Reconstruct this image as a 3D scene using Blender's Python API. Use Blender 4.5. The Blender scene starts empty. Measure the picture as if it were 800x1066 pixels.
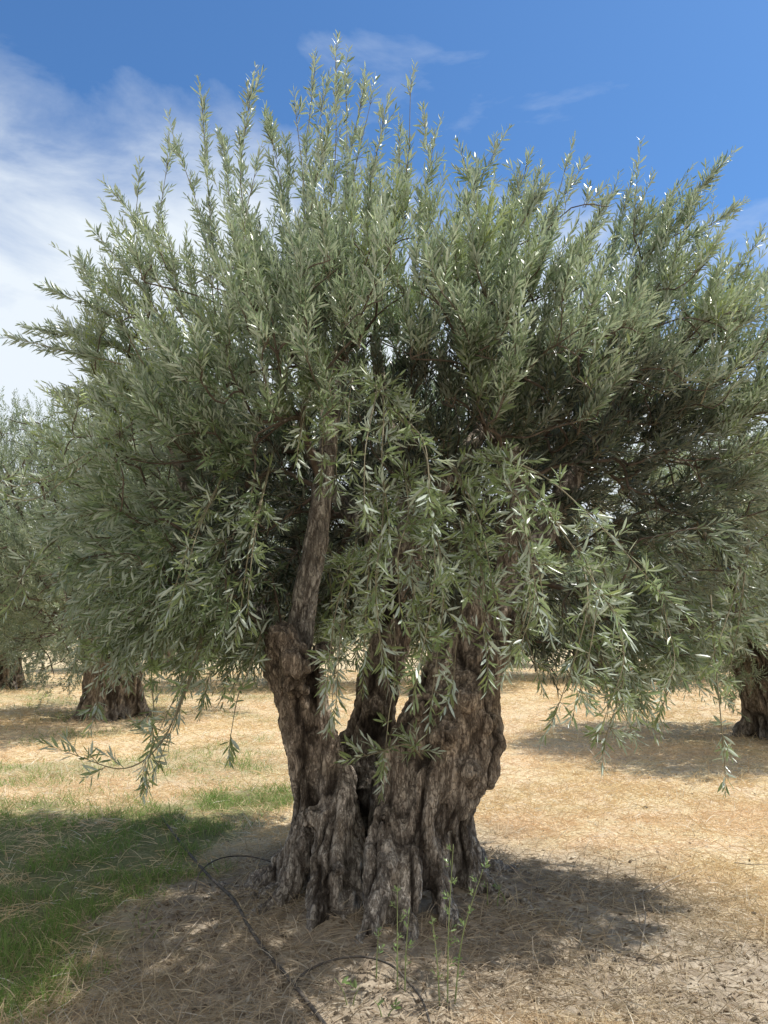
import bpy, math
import numpy as np
from mathutils import Vector

rng = np.random.default_rng(7)
R = math.radians
CAMZ, PITCH, F, CX, CY = 1.5, R(8.6), 805.0, 400.0, 533.0
C = bpy.context.scene.collection

# ------------------------------------------------------------------ helpers
def W(px, py, y):
    """world point seen at photo position px,py standing y metres ahead"""
    u = (px-CX)/F; v = (CY-py)/F
    d = (u, math.cos(PITCH)-v*math.sin(PITCH), math.sin(PITCH)+v*math.cos(PITCH))
    k = y/d[1]
    return np.array([d[0]*k, y, CAMZ+d[2]*k])
def G(px, py):
    u = (px-CX)/F; v = (CY-py)/F
    d = (u, math.cos(PITCH)-v*math.sin(PITCH), math.sin(PITCH)+v*math.cos(PITCH))
    k = -CAMZ/d[2]
    return np.array([d[0]*k, d[1]*k])

def _h(ix, iy, iz, s):
    n = (ix.astype(np.int64)*374761393 + iy.astype(np.int64)*668265263 + iz.astype(np.int64)*2147483647 + s*974711) & 0xffffffff
    n = ((n ^ (n >> 13))*1274126177) & 0xffffffff
    n = ((n ^ (n >> 16))*2246822519) & 0xffffffff
    return ((n ^ (n >> 15)) & 0xffffff)/float(0xffffff)
def noise(p, s=0):
    i = np.floor(p).astype(np.int64); f = p-i; f = f*f*(3-2*f)
    o = 0
    for a in (0, 1):
        wx = f[:, 0] if a else 1-f[:, 0]
        for b in (0, 1):
            wy = f[:, 1] if b else 1-f[:, 1]
            for c in (0, 1):
                wz = f[:, 2] if c else 1-f[:, 2]
                o = o+wx*wy*wz*_h(i[:, 0]+a, i[:, 1]+b, i[:, 2]+c, s)
    return o
def fbm(p, s=0, n=4):
    o = 0; a = .5; t = 0
    for k in range(n):
        o = o+a*noise(p*2**k, s+k*17); t += a; a *= .5
    return o/t
def nrm(v):
    return v/np.maximum(np.linalg.norm(v, axis=-1, keepdims=True), 1e-9)
def sstep(a, b, x):
    t = np.clip((x-a)/(b-a), 0, 1); return t*t*(3-2*t)

def mesh(name, V, faces, mat, parent=None, smooth=False, attrs=None):
    """faces: (n,k) array or list of such arrays"""
    if not isinstance(faces, list): faces = [faces]
    me = bpy.data.meshes.new(name)
    V = np.asarray(V, dtype=np.float32)
    me.vertices.add(len(V)); me.vertices.foreach_set('co', V.ravel())
    loops = np.concatenate([f.ravel() for f in faces]).astype(np.int32)
    sizes = np.concatenate([np.full(len(f), f.shape[1]) for f in faces]).astype(np.int32)
    starts = np.concatenate([[0], np.cumsum(sizes)[:-1]]).astype(np.int32)
    me.loops.add(len(loops)); me.loops.foreach_set('vertex_index', loops)
    me.polygons.add(len(sizes)); me.polygons.foreach_set('loop_start', starts)
    me.update(calc_edges=True)
    me.polygons.foreach_set('use_smooth', np.full(len(sizes), smooth))
    for k, (dom, a) in (attrs or {}).items():
        a = np.asarray(a, dtype=np.float32)
        if a.ndim == 1:
            me.attributes.new(k, 'FLOAT', dom).data.foreach_set('value', a)
        else:
            me.attributes.new(k, 'FLOAT_VECTOR', dom).data.foreach_set('vector', a.ravel())
    me.materials.append(mat)
    o = bpy.data.objects.new(name, me); C.objects.link(o)
    if parent: o.parent = parent
    return o
def empty(name, loc, label, cat, group=None):
    o = bpy.data.objects.new(name, None); C.objects.link(o); o.location = loc
    o.empty_display_size = .2
    o['label'] = label; o['category'] = cat
    if group: o['group'] = group
    return o
def tag(o, label, cat, group=None):
    o['label'] = label; o['category'] = cat
    if group: o['group'] = group
def shift(o, loc):                       # give a mesh the same origin as its thing
    me = o.data; n = len(me.vertices); a = np.empty(n*3, np.float32)
    me.vertices.foreach_get('co', a); a = a.reshape(-1, 3)-np.array(loc, np.float32)
    me.vertices.foreach_set('co', a.ravel()); me.update()

# ------------------------------------------------------------------ materials
class NT:
    def __init__(s, name):
        s.m = bpy.data.materials.new(name); s.m.use_nodes = True
        s.t = s.m.node_tree; s.n = s.t.nodes; s.n.clear()
    def a(s, typ, **kw):
        x = s.n.new(typ)
        for k, v in kw.items():
            if k.startswith('i_'):
                x.inputs[int(k[2:])].default_value = v
            else: setattr(x, k, v)
        return x
    def l(s, a, b): s.t.links.new(a, b)
    def mix(s, fac, a, b, bt='MIX'):
        x = s.n.new('ShaderNodeMix'); x.data_type = 'RGBA'; x.blend_type = bt
        for sock, v in ((x.inputs[0], fac), (x.inputs[6], a), (x.inputs[7], b)):
            if hasattr(v, 'is_linked'): s.l(v, sock)
            else: sock.default_value = v if isinstance(v, (int, float)) else (*v, 1)
        return x.outputs[2]
    def ramp(s, v, pts):
        x = s.n.new('ShaderNodeValToRGB'); e = x.color_ramp.elements
        while len(e) < len(pts): e.new(.5)
        for q, (p, c) in zip(e, pts):
            q.position = p; q.color = (c, c, c, 1) if isinstance(c, (int, float)) else (*c, 1)
        s.l(v, x.inputs[0]); return x.outputs[0]
    def tex(s, scale, detail=4, vec=None, rough=.55):
        x = s.a('ShaderNodeTexNoise'); x.inputs['Scale'].default_value = scale
        x.inputs['Detail'].default_value = detail; x.inputs['Roughness'].default_value = rough
        if vec is not None: s.l(vec, x.inputs['Vector'])
        return x.outputs[0]
    def attr(s, name):
        x = s.a('ShaderNodeAttribute', attribute_name=name); return x
    def out(s, sh): s.l(sh, s.a('ShaderNodeOutputMaterial').inputs[0]); return s.m

def leaf_mat(name, top, top2, under, yellow, transl=.3):
    t = NT(name)
    at = t.attr('tint')
    sep = t.a('ShaderNodeSeparateXYZ'); t.l(at.outputs['Vector'], sep.inputs[0])
    up = t.mix(sep.outputs[0], top, top2)
    up = t.mix(sep.outputs[1], up, yellow)
    un = t.mix(sep.outputs[0], tuple(c*.8 for c in under), under)
    up = t.mix(sep.outputs[2], up, tuple(c*.42 for c in top)); un = t.mix(sep.outputs[2], un, tuple(c*.35 for c in under))  # third tint channel: crown shade painted into the leaf colour
    g = t.a('ShaderNodeNewGeometry')
    col = t.mix(g.outputs['Backfacing'], up, un)
    p = t.a('ShaderNodeBsdfPrincipled'); t.l(col, p.inputs['Base Color'])
    p.inputs['Roughness'].default_value = .34
    p.inputs['Specular IOR Level'].default_value = .8
    tr = t.a('ShaderNodeBsdfTranslucent')
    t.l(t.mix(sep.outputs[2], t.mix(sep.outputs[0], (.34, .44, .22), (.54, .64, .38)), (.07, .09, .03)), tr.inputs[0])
    m = t.a('ShaderNodeMixShader', i_0=transl)
    t.l(p.outputs[0], m.inputs[1]); t.l(tr.outputs[0], m.inputs[2])
    return t.out(m.outputs[0])

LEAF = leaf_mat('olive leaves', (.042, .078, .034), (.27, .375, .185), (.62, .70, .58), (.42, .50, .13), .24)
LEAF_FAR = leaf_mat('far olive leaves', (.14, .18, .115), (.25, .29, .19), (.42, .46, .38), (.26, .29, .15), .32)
WEED = leaf_mat('weed leaves', (.14, .24, .06), (.2, .31, .09), (.22, .32, .11), (.26, .36, .08))

def plain(name, c1, c2, scale=30, rough=.8, bump=0.3):
    t = NT(name)
    tc = t.a('ShaderNodeTexCoord')
    n = t.tex(scale, 4, tc.outputs['Object'])
    col = t.mix(t.ramp(n, [(.35, 0.), (.65, 1.)]), c1, c2)
    p = t.a('ShaderNodeBsdfPrincipled'); t.l(col, p.inputs['Base Color']); p.inputs['Roughness'].default_value = rough
    if bump:
        b = t.a('ShaderNodeBump'); b.inputs['Strength'].default_value = bump; b.inputs['Distance'].default_value = .01
        t.l(n, b.inputs['Height']); t.l(b.outputs[0], p.inputs['Normal'])
    return t.out(p.outputs[0])
STEM = plain('young twig bark', (.20, .17, .10), (.27, .24, .15), 25, .7, 0)
TWIG = plain('branch bark', (.085, .062, .045), (.17, .13, .10), 22, .85, .4)
HOSE = plain('dusty black hose', (.03, .028, .026), (.13, .11, .09), 26, .75, .2)
DEAD = plain('dead stick', (.30, .25, .19), (.42, .36, .28), 30, .9, .3)

def bark_mat():
    t = NT('old olive bark')
    tc = t.a('ShaderNodeTexCoord')
    mp = t.a('ShaderNodeMapping'); t.l(tc.outputs['Object'], mp.inputs[0]); mp.inputs['Scale'].default_value = (1, 1, .36)
    a = t.tex(30, 8, mp.outputs[0], .72)
    b = t.tex(5, 4, tc.outputs['Object'])
    f = t.tex(90, 3, mp.outputs[0], .6)
    vo = t.a('ShaderNodeTexVoronoi', feature='DISTANCE_TO_EDGE'); vo.inputs['Scale'].default_value = 30
    wv = t.a('ShaderNodeVectorMath', operation='ADD'); t.l(mp.outputs[0], wv.inputs[0])
    nz = t.a('ShaderNodeTexNoise'); nz.inputs['Scale'].default_value = 14; t.l(tc.outputs['Object'], nz.inputs['Vector'])
    sc = t.a('ShaderNodeVectorMath', operation='SCALE'); sc.inputs['Scale'].default_value = .14
    t.l(nz.outputs[1], sc.inputs[0]); t.l(sc.outputs[0], wv.inputs[1]); t.l(wv.outputs[0], vo.inputs['Vector'])
    mp2 = t.a('ShaderNodeMapping'); t.l(tc.outputs['Object'], mp2.inputs[0]); mp2.inputs['Scale'].default_value = (1, 1, .24)
    k1 = t.ramp(t.tex(22, 5, mp2.outputs[0], .6), [(.455, 1.), (.50, 0.), (.53, 1.)])
    k2 = t.ramp(t.tex(44, 4, mp.outputs[0], .6), [(.45, 1.), (.49, .15), (.53, 1.)])
    crack = t.mix(1., k1, k2, 'MULTIPLY')
    low = t.attr('low').outputs['Fac']; crev_shade = t.attr('crev_shade').outputs['Fac']
    grey = t.mix(t.ramp(a, [(.38, 0.), (.62, 1.)]), (.36, .315, .27), (.88, .82, .73))
    brown = t.mix(t.ramp(a, [(.38, 0.), (.62, 1.)]), (.31, .245, .19), (.80, .66, .52))
    col = t.mix(low, brown, grey)
    pale = t.ramp(b, [(.52, 0.), (.68, 1.)])
    mm = t.a('ShaderNodeMath', operation='MULTIPLY'); t.l(pale, mm.inputs[0]); mm.inputs[1].default_value = .5
    col = t.mix(mm.outputs[0], col, (.46, .38, .28))
    cr2 = t.mix(crack, (.30, .26, .24), (1, 1, 1))
    col = t.mix(.65, col, cr2, 'MULTIPLY')
    col = t.mix(crev_shade, col, (.045, .034, .027))  # groove shade painted into the bark colour
    p = t.a('ShaderNodeBsdfPrincipled'); t.l(col, p.inputs['Base Color']); p.inputs['Roughness'].default_value = .9
    p.inputs['Specular IOR Level'].default_value = .2
    h1 = t.a('ShaderNodeMath', operation='MULTIPLY_ADD'); t.l(crack, h1.inputs[0]); h1.inputs[1].default_value = .55; t.l(a, h1.inputs[2])
    h2 = t.a('ShaderNodeMath', operation='MULTIPLY_ADD'); t.l(f, h2.inputs[0]); h2.inputs[1].default_value = .6; t.l(h1.outputs[0], h2.inputs[2])
    bp = t.a('ShaderNodeBump'); bp.inputs['Strength'].default_value = 1.; bp.inputs['Distance'].default_value = .022
    t.l(h2.outputs[0], bp.inputs['Height']); t.l(bp.outputs[0], p.inputs['Normal'])
    return t.out(p.outputs[0])
BARK = bark_mat()

def ground_mat():
    t = NT('dry orchard ground')
    tc = t.a('ShaderNodeTexCoord')
    n1 = t.tex(2.2, 6, tc.outputs['Object'], .6)
    n2 = t.tex(45, 5, tc.outputs['Object'], .7)
    n3 = t.tex(11, 5, tc.outputs['Object'], .65)
    straw = t.mix(t.ramp(n2, [(.38, 0.), (.62, 1.)]), (.48, .35, .19), (.86, .73, .47))
    pink = t.mix(t.ramp(n2, [(.38, 0.), (.62, 1.)]), (.50, .35, .22), (.88, .72, .49))
    soil = t.mix(t.ramp(n3, [(.35, 0.), (.65, 1.)]), (.27, .215, .16), (.55, .47, .36))
    green = t.mix(t.ramp(n2, [(.35, 0.), (.65, 1.)]), (.13, .15, .055), (.32, .31, .14))
    at = t.attr('mask'); s = t.a('ShaderNodeSeparateXYZ'); t.l(at.outputs['Vector'], s.inputs[0])
    col = t.mix(t.ramp(n1, [(.42, 0.), (.6, 1.)]), straw, pink)
    col = t.mix(s.outputs[1], col, soil)
    col = t.mix(s.outputs[0], col, green)
    col = t.mix(t.ramp(n2, [(.25, .5), (.42, 0.)]), col, (.11, .08, .055))
    p = t.a('ShaderNodeBsdfPrincipled'); t.l(col, p.inputs['Base Color']); p.inputs['Roughness'].default_value = .95
    p.inputs['Specular IOR Level'].default_value = .1
    b = t.a('ShaderNodeBump'); b.inputs['Strength'].default_value = .8; b.inputs['Distance'].default_value = .03
    hh = t.a('ShaderNodeMath', operation='MULTIPLY_ADD'); t.l(n2, hh.inputs[0]); hh.inputs[1].default_value = .6; t.l(n3, hh.inputs[2])
    t.l(hh.outputs[0], b.inputs['Height']); t.l(b.outputs[0], p.inputs['Normal'])
    return t.out(p.outputs[0])
def blade_mat(name):
    t = NT(name)
    c = t.attr('col').outputs['Vector']
    p = t.a('ShaderNodeBsdfDiffuse'); t.l(c, p.inputs[0])
    tr = t.a('ShaderNodeBsdfTranslucent'); t.l(c, tr.inputs[0])
    m = t.a('ShaderNodeMixShader', i_0=.3); t.l(p.outputs[0], m.inputs[1]); t.l(tr.outputs[0], m.inputs[2])
    return t.out(m.outputs[0])
BLADE = blade_mat('grass blades')

# ------------------------------------------------------------------ ground
TX, TY = 0.02, 4.45                      # the old tree stands here
def gh(x, y):
    """ground height"""
    x = np.asarray(x, float); y = np.asarray(y, float)
    p = np.stack([x, y, np.zeros_like(x)], -1).reshape(-1, 3)
    h = .10*(fbm(p*.45, 3, 3)-.5)+.035*(fbm(p*2.7, 5, 3)-.5)+.028*(fbm(p*11, 9, 3)-.5)
    h = h.reshape(x.shape)
    r = np.hypot((x-TX)/1.05, y-TY)
    h = h+.17*np.exp(-(r/.95)**2)-.03
    return h
def masks(x, y):
    p = np.stack([x, y, np.zeros_like(x)], -1)
    n = fbm(p*1.1, 21, 4); n2 = fbm(p*3.1, 31, 3)
    def ell(px, py, rx, ry, rot=0):
        c = G(px, py); dx, dy = x-c[0], y-c[1]
        a, b = dx*math.cos(rot)+dy*math.sin(rot), -dx*math.sin(rot)+dy*math.cos(rot)
        return np.sqrt((a/rx)**2+(b/ry)**2)
    e = np.minimum.reduce([ell(60, 915, .85, 1.3, -.15), ell(5, 1000, .55, .65), ell(-120, 900, 1.6, 2.0),
                           ell(255, 832, .62, .8), ell(170, 862, .75, .95)])
    g = sstep(1.15, .65, e+(n-.5)*1.0+(n2-.5)*.5)
    far = sstep(.50, .66, n)*.55*sstep(6, 9, y)*sstep(1, -4, x)
    e2 = np.minimum(ell(220, 795, 1.2, 1.0), ell(735, 705, 3, 1.5))
    g2 = sstep(1.2, .4, e2+(n-.5)*1.3)*.6
    g = np.clip(np.maximum(g, np.maximum(far, g2)), 0, 1)
    r = np.hypot((x-TX)/1.2, y-TY)
    soil = np.clip(sstep(2.1, 1.0, r+(n-.5)*1.2)+sstep(1.2, .5, ell(760, 1040, 1.1, .6)+(n-.5)*.9)*.7, 0, 1)
    soil = np.maximum(soil, sstep(3.2, 2.4, y+(n-.5)*1.5))*(1-g)
    return g, soil
q = np.linspace(-1, 1, 520)
gx = np.sinh(q*7.2)/np.sinh(7.2)*900
gy = np.sinh(q*7.2)/np.sinh(7.2)*900+4.4
X, Y = np.meshgrid(gx, gy)
Z = gh(X, Y)*sstep(60, 30, np.hypot(X, Y))
V = np.stack([X, Y, Z], -1).reshape(-1, 3)
i = np.arange(519*520).reshape(519, 520)[:, :-1].ravel()
g_, s_ = masks(V[:, 0], V[:, 1])
ground = mesh('ground', V, np.stack([i, i+1, i+521, i+520], 1), ground_mat(), smooth=True,
              attrs={'mask': ('POINT', np.stack([g_, s_, s_*0], 1))})
ground['kind'] = 'structure'

def blades(x, y, h, wid, lean, col, rs, up=0.0, bend=.35):
    """curved tapering blades: 5 vertices each"""
    n = len(x); z = gh(x, y)+up
    a = rs.uniform(0, 2*math.pi, n); b = np.stack([x, y, z], 1)
    d = np.stack([np.cos(a)*np.sin(lean), np.sin(a)*np.sin(lean), np.cos(lean)], 1)
    w = rs.uniform(0, 2*math.pi, n); s = nrm(np.cross(d, np.stack([np.cos(w), np.sin(w), .3*np.ones(n)], 1)))*wid[:, None]*.5
    hd = np.stack([np.cos(a), np.sin(a), -np.ones(n)*.4], 1)*(h*bend)[:, None]
    m = b+d*(h*.5)[:, None]+hd*.2; t = b+d*h[:, None]+hd*.8
    V = np.stack([b-s, b+s, m+s*.8, m-s*.8, t], 1).reshape(-1, 3)
    k = np.arange(n)[:, None]*5
    c = np.repeat(col, 5, 0)
    return V, [k+np.array([[0, 1, 2, 3]]), k+np.array([[3, 2, 4]])], c
def polar(n, d0, d1, rs, power=1.0, half=.62):
    d = d0*(d1/d0)**(rs.random(n)**power); a = rs.uniform(-half, half, n)
    return d*np.sin(a)*1.05, d*np.cos(a)

rs = np.random.default_rng(11)
x, y = polar(240000, 2.3, 30, rs, 1.0)
g_, s_ = masks(x, y)
p3 = np.stack([x, y, 0*x], 1)
den = .35+.9*sstep(.35, .65, fbm(p3*1.7, 44, 3))
keep = (rs.random(len(x)) < (1-.72*g_)*(1-.62*s_)*den) & (np.hypot((x-TX-.05)/1.15, y-TY) > .42)
x, y, g_, s_ = x[keep], y[keep], g_[keep], s_[keep]
n = len(x); d = np.hypot(x, y)
h = rs.uniform(.03, .13, n)*(1+.04*d); wid = .0024*(1+.15*d)*rs.uniform(.6, 1.4, n)
lean = np.where(rs.random(n) < .8, rs.uniform(1.0, 1.55, n), rs.uniform(.1, 1.0, n))
c1 = np.array([.90, .77, .50]); c2 = np.array([.68, .49, .28]); c3 = np.array([.90, .70, .49]); c4 = np.array([.9, .85, .72])
pk = sstep(.4, .62, fbm(p3[keep]*.8, 52, 3))[:, None]
r1 = rs.random((n, 1)); col = c1*r1+c2*(1-r1); col = col*(1-pk*.6)+c3*pk*.6
pl = rs.random((n, 1)) < .06; col = np.where(pl, c4, col)
dirt = s_[:, None]; col = col*(1-dirt*.6)+np.array([.50, .44, .35])*dirt*.6; col = col*(1-dirt*rs.uniform(-.1, .5, (n, 1)))
dryg = mesh('dry_grass', *blades(x, y, h, wid, lean, col, rs, .004)[:2], BLADE, attrs={'col': ('POINT', np.repeat(col, 5, 0))})
dryg['kind'] = 'stuff'; dryg['label'] = 'dry straw grass and litter scattered over the orchard ground'; dryg['category'] = 'dry grass'

rs = np.random.default_rng(12)
x, y = polar(620000, 2.4, 22, rs, 1.0, .7)
g_, s_ = masks(x, y); p3 = np.stack([x, y, 0*x], 1)
keep = rs.random(len(x)) < g_*sstep(.42, .62, fbm(p3*3.6, 61, 3))*.55
x, y, p3 = x[keep], y[keep], p3[keep]; n = len(x); d = np.hypot(x, y)
hh = .5+.9*fbm(p3*3, 71, 3)
h = rs.uniform(.035, .105, n)*hh*1.1*(1+.02*d); wid = .0022*(1+.13*d)*rs.uniform(.7, 1.4, n)
lean = np.abs(rs.normal(.35, .35, n))
r1 = rs.random((n, 1)); col = np.array([.19, .31, .08])*r1+np.array([.34, .45, .15])*(1-r1)
dr = rs.random((n, 1)) < .16; col = np.where(dr, np.array([.46, .40, .22]), col)
gg = mesh('green_grass', *blades(x, y, h, wid, lean, col, rs)[:2], BLADE, attrs={'col': ('POINT', np.repeat(col, 5, 0))})
gg['kind'] = 'stuff'; gg['label'] = 'short green grass growing in the shade at the left'; gg['category'] = 'grass'

# clods and pebbles near the trunk, as loose litter
rs = np.random.default_rng(13)
x, y = polar(9000, 2.3, 9, rs, .8); g_, s_ = masks(x, y)
keep = rs.random(len(x)) < .15+s_*.85; x, y = x[keep], y[keep]; n = len(x)
oc = np.array([[1, 0, 0], [-1, 0, 0], [0, 1, 0], [0, -1, 0], [0, 0, 1], [0, 0, -1.]])
fc = np.array([[0, 2, 4], [2, 1, 4], [1, 3, 4], [3, 0, 4], [2, 0, 5], [1, 2, 5], [3, 1, 5], [0, 3, 5]])
sz = rs.uniform(.003, .013, n)*(rs.random(n)**2*1.4+.6)
Vv = oc[None]*sz[:, None, None]*rs.uniform(.5, 1.3, (n, 6, 1))*np.array([1, 1, .6])
Vv = Vv+np.stack([x, y, gh(x, y)+sz*.2], 1)[:, None]
col = np.array([.32, .26, .19])*rs.uniform(.5, 1.2, (n, 1))
clod = mesh('soil_clods', Vv.reshape(-1, 3), (fc[None]+np.arange(n)[:, None, None]*6).reshape(-1, 3), BLADE,
            attrs={'col': ('POINT', np.repeat(col, 6, 0))})
clod['kind'] = 'stuff'; clod['label'] = 'small soil clods strewn around the old trunk'; clod['category'] = 'soil'

rs = np.random.default_rng(14)
x, y = polar(16000, 2.3, 10, rs, .9); g_, s_ = masks(x, y)
keep = (rs.random(len(x)) < .2+s_*.8); x, y = x[keep], y[keep]; n = len(x)
l = rs.uniform(.03, .06, n)[:, None]; a = rs.uniform(0, 6.28, n); tl = rs.uniform(-.35, .35, n)
dv = np.stack([np.cos(a), np.sin(a), tl], 1)*l; sv_ = np.stack([-np.sin(a), np.cos(a), rs.uniform(-.5, .5, n)], 1)*l*.1
b = np.stack([x, y, gh(x, y)+.008], 1)
Vv = np.stack([b-dv*.5, b+sv_, b+dv*.5, b-sv_], 1).reshape(-1, 3)
r1 = rs.random((n, 1)); col = np.array([.30, .22, .14])*r1+np.array([.62, .56, .45])*(1-r1)
lit = mesh('fallen_leaves', Vv, np.arange(n*4).reshape(-1, 4), BLADE, attrs={'col': ('POINT', np.repeat(col, 4, 0))})
lit['kind'] = 'stuff'; lit['label'] = 'fallen dry olive leaves on the soil around the old trunk'; lit['category'] = 'leaf litter'

# ------------------------------------------------------------------ bark bodies
def catmull(P, step):
    P = np.asarray(P, float); out = []
    Q = np.vstack([2*P[0]-P[1], P, 2*P[-1]-P[-2]])
    for k in range(1, len(Q)-2):
        a, b, c, d = Q[k-1:k+3]; n = max(2, int(np.linalg.norm(c[:3]-b[:3])/step))
        t = np.linspace(0, 1, n, endpoint=False)[:, None]
        out.append(.5*(2*b+(c-a)*t+(2*a-5*b+4*c-d)*t**2+(3*b-a-3*c+d)*t**3))
    out.append(P[-1:]); return np.vstack(out)
def tube(P, r, sides=10, wob=0., seed=0):
    """closed tube with rounded ends; returns V, [faces]"""
    P = np.asarray(P, float); r = np.asarray(r, float); n = len(P)
    T = nrm(np.gradient(P, axis=0)); ref = np.array([.31, .95, .05]) if abs(T[0][1]) < .8 else np.array([1, 0, .1])
    U = []; u = nrm(np.cross(T[0], ref))
    for k in range(n):
        u = nrm(u-T[k]*np.dot(u, T[k])); U.append(u)
    U = np.array(U); B = np.cross(T, U)
    a = np.linspace(0, 2*math.pi, sides, endpoint=False)
    ring = U[:, None]*np.cos(a)[None, :, None]+B[:, None]*np.sin(a)[None, :, None]
    rr = np.repeat(r[:, None], sides, 1)
    if wob:
        q = (P[:, None]+ring*r[:, None, None]*.8).reshape(-1, 3)
        rr = rr*(1+wob*(fbm(q*7, seed, 3)-.5).reshape(n, sides)*2)
    V = (P[:, None]+ring*rr[..., None]).reshape(-1, 3)
    V = np.vstack([V, P[0]-T[0]*r[0]*.6, P[-1]+T[-1]*r[-1]*.6])
    i = (np.arange(n-1)[:, None]*sides+np.arange(sides)[None]); j = (np.arange(n-1)[:, None]*sides+(np.arange(sides)[None]+1) % sides)
    q = np.stack([i, j, j+sides, i+sides], -1).reshape(-1, 4)
    s = np.arange(sides); s2 = (s+1) % sides
    t1 = np.stack([s2, s, np.full(sides, n*sides)], 1); t2 = np.stack([s, s2, np.full(sides, n*sides+1)], 1); t2[:, :2] += (n-1)*sides
    return V, [q, t1, t2]
def merge(parts):
    V = []; F = {}; o = 0
    for v, fs in parts:
        V.append(v)
        for f in fs: F.setdefault(f.shape[1], []).append(f+o)
        o += len(v)
    return np.vstack(V), [np.vstack(f) for f in F.values()]
def ball(c, r):
    c = np.asarray(c, float); z = np.linspace(-.98, .98, 12)
    return tube(c+np.stack([0*z, 0*z, z*r], 1), np.sqrt(1-z**2)*r, 14, .25, 5)

def bark_body(name, parts, voxel, parent, amp=1.0, zlow=(0, 1.5), bm=None, freq=1.0):
    V, F = merge(parts)
    o = mesh('tmp', V, F, BARK)
    md = o.modifiers.new('r', 'REMESH'); md.mode = 'VOXEL'; md.voxel_size = voxel
    sm = o.modifiers.new('s', 'SMOOTH'); sm.iterations = 3; sm.factor = .5
    dg = bpy.context.evaluated_depsgraph_get(); ev = o.evaluated_get(dg); me = ev.to_mesh()
    n = len(me.vertices); co = np.empty(n*3, np.float32); no = np.empty(n*3, np.float32)
    me.vertices.foreach_get('co', co); me.vertices.foreach_get('normal', no)
    co = co.reshape(-1, 3).astype(float); no = no.reshape(-1, 3).astype(float)
    li = np.empty(len(me.loops), np.int32); me.loops.foreach_get('vertex_index', li)
    ls = np.empty(len(me.polygons), np.int32); me.polygons.foreach_get('loop_total', ls)
    assert (ls == 4).all(); F = li.reshape(-1, 4)
    ev.to_mesh_clear(); bpy.data.objects.remove(o)
    st = np.array([1, 1, .22])
    wp = co+.10*np.stack([fbm(co*4, 1, 2)-.5, fbm(co*4, 2, 2)-.5, 0*co[:, 0]], 1)
    r1 = 1-np.abs(2*fbm(wp*st*13*freq, 7, 3)-1)*2.6          # ridges running up the stem
    r1 = np.clip(r1, 0, 1)
    r2 = 1-np.clip(np.abs(2*fbm(wp*np.array([1, 1, .35])*34*freq, 17, 2)-1)*3, 0, 1)
    lump = fbm(co*5.5, 27, 3)-.5
    r0 = np.clip(1-np.abs(2*fbm(wp*np.array([1, 1, .16])*6.5, 87, 2)-1)*4.5, 0, 1)*sstep(1.9, 1.2, co[:, 2])
    hole = sstep(.66, .76, fbm(co*np.array([1, 1, .5])*6.5, 37, 2))
    fine = fbm(co*60, 47, 2)-.5
    d = amp*(-.034*r0-.019*r1-.008*r2+.038*lump-.032*hole+.006*fine)
    co = co+no*d[:, None]
    crev_shade = np.clip(.75*r0**1.5+.62*r1**1.5+.16*r2+.8*hole+.1*fine-.12, 0, .92)  # mask for the shade painted in grooves and holes
    low = sstep(zlow[1], zlow[0], co[:, 2]+.5*(fbm(co*3, 57, 2)-.5))
    return mesh(name, co, F, BARK, parent, True, {'crev_shade': ('POINT', crev_shade), 'low': ('POINT', low)})

def strand(pts, wob=.22, seed=0, step=.035):
    P = []
    if pts[0][1] >= 940: pts = [tuple(a+(a-b)*.8 for a, b in zip(pts[0][:3], pts[1][:3]))+(pts[0][3]*.75,)]+list(pts)
    for px, py, y, r in pts:
        w_ = W(px, py, y)
        if py >= 940: w_[2] = max(w_[2], float(gh(np.array([w_[0]]), np.array([w_[1]]))[0])-(.02 if py < 990 else .045))
        P.append([*w_, r/F*y*1.02])
    q = catmull(P, step)
    return tube(q[:, :3], q[:, 3], 16, wob, seed)

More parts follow.
